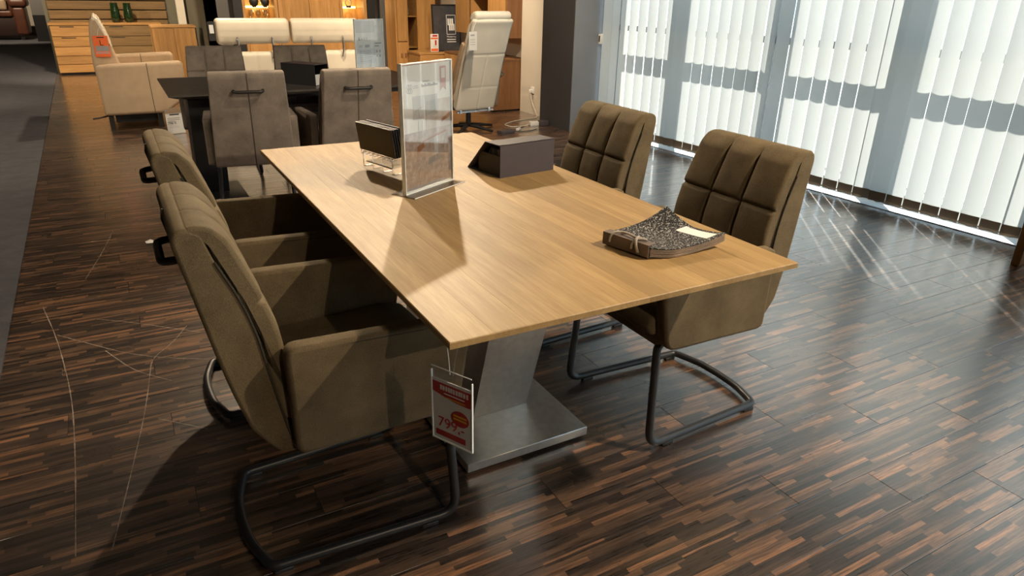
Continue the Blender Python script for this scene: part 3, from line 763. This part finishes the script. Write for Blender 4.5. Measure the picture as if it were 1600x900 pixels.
# ------------------------------------------------------------------ beige recliner armchair (left background)
def make_armchair():
    t = empty('lounge_armchair', (-.25, 7.1, 0), 0, 'beige upholstered lounge armchair with orange offer tag, left background', 'armchair')
    m = M['beige']
    side = [(-.385, .150), (.175, .150), (.400, .30), (.410, .640), (.385, .662), (-.36, .642), (-.392, .62)]
    for y0, y1 in ((0, .17), (1.16, 1.33)):
        a = sweep('armrest', resample(fillet_closed(side, .03, 4), .05), y0, y1, .03, m, t, None, 2)
        tube('seam', [(.075, y0-.0005, .16), (.070, y0-.0005, .40), (.068, y0-.0005, .655)], .0025, M['taupe_dark'], a, 6)
    back = [(-.36, .30), (-.405, .60), (-.395, .85), (-.365, 1.04), (-.33, 1.075), (-.29, 1.05), (-.24, .92), (-.17, .62), (-.10, .42)]
    bk = sweep('backrest', resample(fillet_closed(back, .05, 4), .04), .172, 1.158, .03, m, t, lambda x, z, y, i: -.006*math.exp(-((z-.80)/.012)**2), 8)
    hr = [(-.330, .92), (-.345, 1.06), (-.325, 1.095), (-.285, 1.075), (-.232, .93), (-.20, .80), (-.225, .79)]
    sweep('headrest', resample(fillet_closed(hr, .03, 4), .03), .178, 1.152, .025, M['cream'], bk, None, 4)
    sweep('seat_cushion', fillet_closed([(-.12, .33), (.36, .33), (.40, .40), (.37, .46), (-.12, .47)], .03, 4), .173, 1.157, .03, m, t, None, 4)
    box('seat_box', -.34, .17, .172, 1.158, .15, .33, m, t, .01)
    for x in (-.34, .12):
        for y in (.08, 1.24): box('leg', x-.02, x+.02, y-.02, y+.02, 0, .155, M['black'], t)
    box('mechanism', -.30, .10, .15, 1.18, .06, .15, M['black'], t)
    tube('lever', [(-.36, .10, .14), (-.43, .03, .135), (-.50, .02, .13)], .008, M['black'], t, 6)
make_armchair()
def make_offer_tag():
    t = empty('offer_tag', (-.545, 7.255, .71), -8, 'orange offer tag with dark picture hanging on the beige armchair', 'price tag')
    box('card', -.068, .068, 0, .002, 0, .20, M['orange'], t); sheet('picture', -.055, .062, .055, .105, 0, M['print_grey'], t); sheet('pale_field', -.06, .06, .03, .05, 0, M['pink'], t)
    sheet('lettering', -.03, .035, .18, .19, 0, M['print_black'], t); sheet('lettering', -.01, -.003, .11, .16, 0, M['print_black'], t); sheet('lettering', -.01, .02, .11, .116, 0, M['print_black'], t)
    tube('string', [(-.02, .001, .20), (.0, .0, .26), (.06, -.005, .33)], .0015, M['white'], t, 5)
make_offer_tag()
def make_price_card():
    t = empty('price_card', (-.028, 6.715, 0), 11, 'white price card reading 798 € in a clear floor stand beside the beige armchair', 'price card'); rnd = random.Random(2)
    box('stand', -.088, .088, -.03, .05, 0, .004, M['acrylic'], t)
    c = box('card', -.084, .084, -.001, .001, .004, .205, M['white'], t)
    box('holder_clip', -.088, .088, -.004, .004, .205, .255, M['tan_leather'], t); 
    for x in (-.075, .075): box('clip_stud', x-.008, x+.008, -.006, -.004, .228, .238, M['chrome'], t)
    sheet('lettering', -.045, .045, .185, .197, -.0012, M['print_black'], c); strokes(c, -.07, .05, .128, .16, 3, -.0012, M['print_grey'], .006, rnd)
    letters('price', '798 €', .034, M['print_black'], c, (-.03, -.0016, .096)); strokes(c, -.06, .04, .065, .085, 3, -.0012, M['print_pale'], .003, rnd)
make_price_card()

# ------------------------------------------------------------------ rear left: panelled wall, dresser, vases
wr = bpy.data.objects['wall_rear']
for k in range(15):
    z = .10 + k*.147
    b_ = box('board', -1.24, .50, 13.06, 13.10, z, z+.130, M['oak_rustic'], wr, .004, 1)
def make_dresser():
    t = empty('dresser', (-1.255, 12.6, 0), 0, 'long oak dresser with drawers against the boarded rear wall', 'dresser')
    W_ = 1.60
    box('carcass', .01, W_-.01, .022, .44, .03, .755, M['oak'], t); box('top', -.01, W_+.01, -.012, .45, .755, .79, M['oak'], t, .004, 1)
    box('plinth', .03, W_-.03, .04, .42, 0, .03, M['black'], t)
    rows = [(.590, .748), (.435, .582), (.295, .427), (.165, .287), (.035, .157)]
    for x0, x1, m in ((.01, .70, 'oak'), (.71, W_-.01, 'oak_rustic')):
        for i, (z0, z1) in enumerate(rows):
            d = box('drawer', x0+.002, x1-.002, 0, .02, z0, z1, M[m], t, .003, 1)
            if i < 2: box('grip_slot', x0+.13, x0+.33, -.001, .004, z1-.022, z1-.008, M['black'], d)
make_dresser()
M['green_glass'] = plain('green_glass', (.008, .022, .006), .10, 0, .8, .6, 18)
for i, (x, lab) in enumerate(((-.29, 'dark green glass vase holding a stem on the oak dresser, left one'), (-.10, 'dark green glass vase on the oak dresser, right one without stem'))):
    t = empty('vase', (x, 12.80, .79), 0, lab, 'vase', 'green vases on the dresser')
    lathe('body', [(.0, 0), (.052, .0), (.066, .02), (.072, .09), (.064, .19), (.055, .27), (.058, .30), (.052, .30), (.05, .27), (.055, .15), (.05, .03), (0, .02)], M['green_glass'], t)
    if i == 0:
        tube('stem', [(0, 0, .03), (-.03, 0, .32), (-.06, .0, .48)], .006, M['black'], t, 6); tube('stem', [(0, .01, .03), (.03, 0, .30), (.035, .0, .42)], .004, M['black'], t, 6)
def make_side_cab():
    t = empty('sideboard', (.115, 11.0, 0), 0, 'oak sideboard with upright grain standing behind the beige armchair', 'sideboard')
    box('body', 0, .60, .01, .45, .06, .79, M['oakz'], t); box('top', -.008, .615, -.008, .46, .79, .82, M['oak'], t, .003, 1)
    for k in range(2): box('door', .005+.298*k, .298+.298*k, -.008, .009, .07, .785, M['oakz'], t, .003, 1)
    box('black_edge', .60, .614, -.004, .45, .06, .79, M['black'], t); box('plinth', .03, .58, .03, .42, 0, .06, M['black'], t)
make_side_cab()
def make_brown_sofa():
    t = empty('leather_sofa', (-2.20, 21.3, 0), 0, 'brown leather sofa far away at the upper left corner', 'sofa')
    m = M['brown_leather']
    box('base', -2.2, -.05, .0, .9, .10, .55, M['brown_dark'], t, .03); box('armrest', -.25, .02, -.02, .9, .12, .78, m, t, .06, 3)
    box('backrest', -2.2, -.2, .7, .98, .3, 1.0, m, t, .08, 3)
    for k in range(2): box('seat_cushion', -2.0+.88*k, -1.13+.88*k, -.05, .7, .55, .70, m, t, .05, 3)
    box('armrest_pad', -.30, .10, -.06, .85, .78, .98, m, t, .09, 4); box('throw_cushion', -1.9, -.33, -.06, .4, .70, .98, M['tan_leather'], t, .07, 3)
    for x in (-2.1, -.15): box('leg', x-.04, x+.04, .03, .11, 0, .10, M['black'], t)
M['brown_dark'] = plain('dark_brown_leather', (.028, .012, .010), .5)
make_brown_sofa()
t = empty('pedestal', (-1.93, 20.6, 0), 0, 'narrow black pedestal with grey upper panel left of the oak dresser', 'pedestal')
box('column', -.06, .24, 0, .3, 0, .62, M['black'], t); box('panel', -.06, .24, .02, .28, .62, 1.6, M['wall_grey'], t)
S(box('wall_niche', -3.2, -1.6, 23.2, 23.4, 0, 3.0, M['wall']))

# ------------------------------------------------------------------ cream sofa seen from behind
def make_cream_sofa():
    # local +x points to the camera, local y to the right
    t = empty('reclining_sofa', (1.22, 6.8, 0), -90, 'cream leather two-seat sofa with raised headrests seen from behind', 'sofa')
    m = M['cream']
    for s in (-1, 1):
        c0 = s*.372
        bp = fillet_closed([(-.16, .12), (0, .12), (.02, .40), (.0, .735), (-.03, .765), (-.12, .76), (-.18, .45)], .03, 4)
        def ds(x, z, y, i): return (-.006*math.exp(-((y-c0)/.008)**2) - .005*math.exp(-((z-.56)/.008)**2)) if x > -.06 else 0
        b_ = sweep('backrest', resample(bp, .02), c0-.362, c0+.362, .02, m, t, ds, 40)
        hp = fillet_closed([(.02, .850), (.045, .95), (.03, 1.06), (-.01, 1.092), (-.10, 1.085), (-.15, .97), (-.10, .86), (-.03, .835)], .04, 4)
        def dh(x, z, y, i): return .003*math.sin(y*60)*math.exp(-((z-.86)/.03)**2)*(1 if abs(y-c0) > .24 else .1) - .005*math.exp(-((z-.955)/.02)**2)
        h_ = sweep('headrest', resample(hp, .02), c0-.360, c0+.360, .03, m, t, dh, 40)
        h_['label'] = 'cream leather headrest raised on chrome rods'
        for q in (-.17, .17): tube('headrest_rod', fillet([(.025, c0+q-.01, .70), (.050, c0+q, .78), (.055, c0+q, .90), (.02, c0+q, .92)], .03, 4), .010, M['chrome'], h_, 8)
        box('seat_cushion', -.95, -.15, c0-.36, c0+.36, .30, .47, m, t, .04, 3)
    box('seat_frame', -.92, -.05, -.73, .73, .10, .30, m, t, .02)
    for s in (-1, 1):
        box('armrest', -.95, -.05, s*.74-.0 if s > 0 else -.92, .92 if s > 0 else -.74, .10, .60, m, t, .04, 3)
        for x in (-.85, -.12): box('leg', x-.03, x+.03, s*.8-.03, s*.8+.03, 0, .11, M['black'], t)
make_cream_sofa()
t = empty('brochure_tag', (.445, 6.765, .88), 10, 'small dark brochure tag hanging at the left headrest of the cream sofa', 'tag')
box('card', -.035, .035, 0, .003, 0, .18, M['print_black'], t); sheet('picture', -.022, .02, .07, .15, 0, M['white'], t); box('hook', -.01, .03, .003, .02, .165, .18, M['black'], t)

# ------------------------------------------------------------------ rear wall unit with lit niches
M['led'] = emit('led_strip', (1, .70, .22), 9)
def make_wall_unit():
    t = empty('wall_unit', (1.13, 9.85, 0), 0, 'oak wall unit with two doors between lit glass niches behind the cream sofa', 'wall unit')
    D_ = .42; Hh = 2.2
    for x in (.0, 1.925): box('black_side_frame', x, x+.115, -.02, D_, 0, Hh, M['black'], t)
    for x0, x1 in ((.12, .605), (1.505, 1.92)):
        for x in (x0, x1-.045): box('upright', x, x+.045, 0, D_, 0, Hh, M['oakz'], t, .003, 1)
        box('niche_back', x0+.045, x1-.045, D_-.02, D_, 0, Hh, M['oakz'], t)
        box('niche_floor', x0+.045, x1-.045, .0, D_-.02, .84, .875, M['oak'], t)
        sh = box('glass_shelf', x0+.045, x1-.045, .03, D_-.02, 1.105, 1.113, M['cabglass'], t)
        box('led_strip', x0+.06, x1-.06, D_-.035, D_-.022, 1.108, 1.122, M['led'], sh)
        box('lower_door', x0+.047, x1-.047, -.002, .018, .03, .84, M['oakz'], t, .003, 1)
        box('top_panel', x0+.045, x1-.045, 0, D_, 2.1, Hh, M['oak'], t)
    for k in range(2): box('door', .61+.447*k, 1.052+.447*k, -.012, .012, .04, Hh, M['oakz'], t, .003, 1)
    box('carcass', .61, 1.50, .014, D_, .0, Hh, M['oakz'], t)
make_wall_unit()
def niche_lamp(x, y, z, w):
    d = bpy.data.lights.new('niche_led', 'POINT'); o = bpy.data.objects.new('niche_led', d); COL.objects.link(o)
    o.location = (x, y, z); d.energy = w; d.color = (1, .72, .28); d.shadow_soft_size = .02
niche_lamp(1.49, 10.12, 1.16, 1.6); niche_lamp(1.49, 10.12, 1.07, 1.0); niche_lamp(2.84, 10.12, 1.16, 1.6); niche_lamp(2.84, 10.12, 1.07, 1.0)
for i, x in enumerate((1.45, 1.60)):
    lathe_o = lathe('bowl', [(0, 0), (.025, 0), (.03, .006), (.055, .03), (.066, .07), (.058, .11), (.045, .125), (.042, .12), (.055, .07), (.03, .02), (0, .012)], M['black'], None)
    lathe_o.location = (x, 10.05, 1.113); tag(lathe_o, 'round black bowl in the left lit niche, %s' % ('left of the two' if i == 0 else 'right of the two'), 'bowl', 'bowls in the wall unit')
M['glassware'] = clear('drinking_glass', (.90, .90, .88), .12, .02)
for i, x in enumerate((1.39, 1.49, 1.59)):
    g_ = lathe('wine_glass', [(0, 0), (.034, 0), (.034, .003), (.005, .008), (.004, .085), (.012, .095), (.036, .125), (.040, .16), (.032, .20), (.031, .20), (.038, .16), (.034, .127), (.010, .10), (0, .098)], M['glassware'], None)
    g_.location = (x, 10.03, .875); tag(g_, 'clear stemmed glass below the lit shelf of the left niche', 'glass', 'glasses in the wall unit')
t = empty('ornament', (2.83, 10.05, 1.113), 0, 'small dark gilded ornament in the right lit niche', 'ornament')
tube('ring', [(.045*math.cos(k*.52), 0, .065+.045*math.sin(k*.52)) for k in range(12)], .009, M['tan_leather'], t, 8, True); box('foot', -.035, .035, -.02, .02, 0, .022, M['black'], t, .004)

# ------------------------------------------------------------------ right background: cabinets, poster, recliner
def make_tall_cab():
    t = empty('display_cabinet', (3.07, 8.68, 0), 0, 'tall oak display cabinet with narrow glass door in the right background', 'cabinet')
    Hh = 2.1; D_ = .4
    box('side_panel', 0, .02, 0, D_, 0, Hh, M['oakz'], t); box('back_panel', .02, .60, D_-.02, D_, 0, Hh, M['oakz'], t)
    for z0, z1 in ((.04, .70), (.71, Hh)):
        d = box('door', .022, .165, -.012, .012, z0, z1, M['oakz'], t, .003, 1)
        for q in (.05, .11): box('knob', q+.01, q+.03, -.03, -.012, z1-.42 if z0 > .5 else z1-.20, z1-.36 if z0 > .5 else z1-.15, M['brown_shadez'], d)
    box('divider', .168, .185, 0, D_-.02, 0, Hh, M['oakz'], t)
    box('glass_door', .187, .318, -.008, -.002, .04, Hh, M['cabglass'], t)
    for z in (.62, 1.03): box('shelf', .185, .32, .01, D_-.02, z, z+.012, M['oak'], t)
    box('panel', .320, .60, -.012, D_-.02, .0, Hh, M['oakz'], t, .003, 1)
make_tall_cab()
t = empty('glass_figure', (3.325, 8.85, 1.0425), 0, 'small gleaming figure on the shelf of the tall display cabinet', 'figure')
lathe('body', [(0, 0), (.03, 0), (.012, .02), (.028, .05), (.012, .09), (.02, .115), (0, .135)], M['chrome'], t, 10)
def make_lowboard():
    t = empty('lowboard', (3.22, 8.18, 0), 0, 'low oak cabinet carrying the framed dark poster', 'cabinet')
    box('body', 0, .80, .012, .44, .05, .565, M['oak'], t); box('top', -.01, .81, -.012, .45, .565, .595, M['oak'], t, .004, 1); box('plinth', .03, .77, .04, .40, 0, .05, M['black'], t)
    for k in range(2):
        for z0, z1 in ((.06, .30), (.306, .56)): box('drawer', .005+.397*k, .398+.397*k, -.008, .012, z0, z1, M['oak'], t, .003, 1)
make_lowboard()
def make_poster():
    t = empty('framed_poster', (3.685, 8.30, .596), 2, 'dark framed poster with white emblem leaning on the low cabinet', 'poster')
    t.rotation_euler = (R(-4), 0, R(2))
    w, h = .215, .61
    for x0, x1, z0, z1 in ((-w, -w+.014, 0, h), (w-.014, w, 0, h), (-w+.014, w-.014, 0, .014), (-w+.014, w-.014, h-.014, h)): box('frame', x0, x1, -.01, .012, z0, z1, M['black'], t)
    p = box('print', -w+.014, w-.014, -.002, .008, .014, h-.014, M['poster'], t)
    for x0, x1, z0, z1 in ((.0, .006, .22, .475), (.134, .14, .22, .475), (.006, .134, .469, .475), (.006, .134, .22, .226)): box('emblem_frame', x0, x1, -.0035, -.0022, z0, z1, M['white'], p)
    for k in range(3):
        for x, z in ((.030+.031*k, .385), (.050+.031*k, .315)):
            q = fillet_closed([(x-.012, z-.045), (x+.012, z-.045), (x+.012, z+.045), (x-.012, z+.045)], .012, 4)
            prism('emblem_loop', q, -.0036-.0004*k, -.0022, 'y', M['white'], p)
    letters('lettering', 'Musterring', .032, M['white'], p, (.070, -.0036, .182))
    box('emblem_rule', 0, .14, -.0035, -.0022, .150, .160, M['white'], p); box('emblem_rule', 0, .14, -.0035, -.0022, .118, .132, M['print_pale'], p)
M['poster'] = plain('poster_print', (.060, .062, .072), .25, 0, .5, .15, 10)
make_poster()
t = empty('price_stand', (3.455, 8.215, .596), 4, 'small white and red price stand in front of the framed poster', 'price card')
c = box('card', -.062, .062, 0, .003, .004, .235, M['white'], t, .001, 1); box('foot', -.062, .062, -.02, .03, 0, .004, M['acrylic'], t)
sheet('red_bar', -.055, .055, .012, .045, 0, M['orange'], c); sheet('red_line', -.03, .045, .20, .222, 0, M['red'], c); sheet('red_line', -.055, .055, .168, .188, 0, M['orange'], c); sheet('figure', .005, .03, .09, .155, -.0003, M['red'], c)
for k in range(3): sheet('text_line', -.02, .045, .062+.012*k, .066+.012*k, 0, M['print_pale'], c)
def make_hung():
    t = empty('hanging_cabinet', (3.74, 6.665, 0), 0, 'oak hanging cabinet with open shelf on the right wall behind the recliner', 'cabinet')
    # front faces -x
    box('side_panel', .0, .318, 0, .02, .865, 1.9, M['brown_shadez'], t); box('bottom_panel', .0, .318, .02, 1.44, .865, .885, M['oak'], t); box('back_panel', .30, .318, .02, 1.44, .885, 1.9, M['oakz'], t)  # shade on the oak side panel is put into its brown colour
    for y0, y1 in ((.022, .47), (1.02, 1.43)): box('door', -.018, .0, y0, y1, .865, 1.9, M['oakz'], t, .003, 1)
    box('divider', 0, .30, .475, .495, .885, 1.9, M['oakz'], t); box('divider', 0, .30, .98, 1.0, .885, 1.9, M['oakz'], t)
    for z in (1.08, 1.30): box('shelf', .02, .30, .495, .98, z, z+.02, M['brown_shadez'], t)
    box('top_panel', 0, .318, .0, 1.44, 1.9, 1.92, M['oak'], t)
make_hung()
def make_base_cab():
    t = empty('base_cabinet', (3.55, 6.675, 0), 0, 'oak base cabinet, side coloured brown for shade, on the floor right of the white recliner', 'cabinet')
    box('side_panel', 0, .505, 0, .02, .02, .60, M['brown_shadez'], t); box('carcass', .012, .505, .02, 1.40, .02, .60, M['oak'], t); box('top', -.015, .508, -.004, 1.41, .60, .625, M['brown_shadez'], t, .003, 1)  # side panel is oak coloured brown to stand for shade
    for k in range(3): box('drawer', -.012, .012, .024+.46*k, .475+.46*k, .06, .595, M['oakz'], t, .003, 1)
    box('plinth', .03, .48, .03, 1.38, 0, .02, M['black'], t)
make_base_cab()
def make_recliner():
    # local +x faces the camera, local y to the right
    t = empty('recliner', (2.80, 5.78, 0), -82, 'white leather recliner on a black star base seen from behind', 'recliner')
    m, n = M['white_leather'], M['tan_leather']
    bp = fillet_closed([(.14, .215), (.20, .40), (.30, .70), (.44, 1.06), (.475, 1.125), (.44, 1.14), (.36, 1.08), (.21, .70), (.09, .42), (.06, .26)], .035, 4)
    def d(x, z, y, i):
        f = x > .09 + (z-.22)*.37
        if not f: return 0
        v = -.006*math.exp(-((z-.80)/.008)**2) - .004*math.exp(-((z-.47)/.006)**2)
        if z < .80: v -= .005*math.exp(-((y-.01)/.007)**2)
        return v + .010*math.cos(min(1.5, abs(y)*5))
    b_ = sweep('backrest', resample(bp, .012), -.245, .245, .025, m, t, d, 44)
    sweep('side_bolster', fillet_closed([(.02, .30), (.12, .42), (.24, .70), (.33, .90), (.30, .93), (.18, .72), (.04, .46)], .02, 3), -.275, -.246, .008, n, b_, None, 1)
    hp = fillet_closed([(.395, 1.10), (.47, 1.13), (.485, 1.18), (.45, 1.215), (.38, 1.20), (.33, 1.13)], .03, 4)
    sweep('headrest', resample(hp, .02), -.215, .215, .03, m, t, None, 4)
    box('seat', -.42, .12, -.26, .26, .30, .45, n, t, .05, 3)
    for s in (-1, 1):
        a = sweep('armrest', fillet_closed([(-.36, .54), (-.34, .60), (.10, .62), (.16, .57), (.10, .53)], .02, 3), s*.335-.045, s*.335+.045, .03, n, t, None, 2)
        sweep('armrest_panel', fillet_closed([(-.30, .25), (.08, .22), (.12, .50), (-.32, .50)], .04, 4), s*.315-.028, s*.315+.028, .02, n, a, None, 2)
    box('mechanism', -.22, .14, -.18, .18, .215, .30, M['black'], t); box('chrome_bar', .14, .155, -.24, .22, .205, .222, M['chrome'], t)
    for y in (-.2, .16): box('chrome_bolt', .15, .165, y-.012, y+.012, .20, .245, M['chrome'], t)
    tube('column', [(0, 0, .03), (0, 0, .22)], .028, M['black'], t, 14)
    for k in range(5):
        a = k*2*math.pi/5 + .35
        tube('star_foot', [(0, 0, .05), (.16*math.cos(a), .16*math.sin(a), .035), (.32*math.cos(a), .32*math.sin(a), .014)], [.022, .018, .013], M['black'], t, 8)
make_recliner()
t = empty('price_tag', (2.60, 5.245, .86), 14, 'small white price tag hanging on the left edge of the white recliner', 'price tag')
c = box('card', -.05, .05, 0, .002, 0, .17, M['white_tag'] if 'white_tag' in M else M['print_pale'], t); sheet('text_line', -.03, .02, .13, .145, 0, M['print_grey'], c)
for k in range(3): sheet('text_line', -.035, .03, .05+.022*k, .055+.022*k, 0, M['print_grey'], c)
tube('string', [(0, .001, .17), (.01, .0, .21), (.06, .01, .27)], .0015, M['white'], t, 5)

# ------------------------------------------------------------------ outlet, cables
t = empty('wall_outlet', (3.945, 6.355, .288), 0, 'white wall outlet with plug on the pale wall beside the pillar', 'outlet')
box('plate', -.010, 0, -.04, .04, -.04, .04, M['white'], t, .003, 1); box('plug', -.045, -.010, -.018, .018, -.03, .008, M['white'], t, .006)
cable = lambda nm, pts, lab: tag(tube(nm, fillet(pts, .06, 5), .005, M['cable'], None, 7), lab, 'cable')
M['cable'] = plain('white_cable', (.62, .58, .52), .5)
cable('power_cable', [(3.915, 6.355, .27), (3.91, 6.33, .18), (3.90, 6.20, .06), (3.88, 6.10, .008), (3.46, 5.98, .006), (3.27, 5.84, .006), (3.27, 5.68, .006), (3.44, 5.66, .006), (3.512, 5.69, .014)], 'pale power cable looping over the floor from the wall outlet')
t = empty('power_strip', (3.575, 5.685, 0), -8, 'white power strip with a black adapter on the floor beside the pillar', 'power strip')
box('body', -.055, .06, -.035, .035, 0, .045, M['white'], t, .006); ad = box('adapter', .045, .15, -.075, .0, 0, .058, M['anthracite'], t, .006); ad['label'] = 'dark adapter block'
t = empty('adapter_brick', (3.06, 5.40, 0), 10, 'black power adapter lying on the floor right of the recliner base', 'adapter')
box('body', -.09, .09, -.04, .04, 0, .035, M['anthracite'], t, .006); tube('lead', fillet([(.09, 0, .015), (.13, -.03, .006), (.30, -.06, .006), (.42, -.02, .006)], .08, 5), .004, M['black'], t, 6)
t = empty('cable_coupler', (3.27, 5.50, 0), 35, 'small white cable coupler on the floor beside the black adapter', 'plug')
box('body', -.04, .04, -.014, .014, 0, .026, M['white'], t, .006); tube('lead', fillet([(.04, 0, .012), (.10, .05, .006), (.22, .04, .006)], .04, 4), .004, M['black'], t, 6)
# ------------------------------------------------------------------ cabinet at the right frame edge
t = empty('oak_bench', (3.885, .06, 0), 2.5, 'orange oak bench end at the right edge of the picture', 'bench')
for y in (0, .64): box('end_panel', 0, .27, y, y+.045, 0, .40, M['oakz'], t, .003, 1)
box('seat_board', -.01, .28, -.02, .70, .40, .435, M['oak'], t, .004, 1); box('stretcher', .12, .15, .045, .64, .10, .18, M['oak'], t)
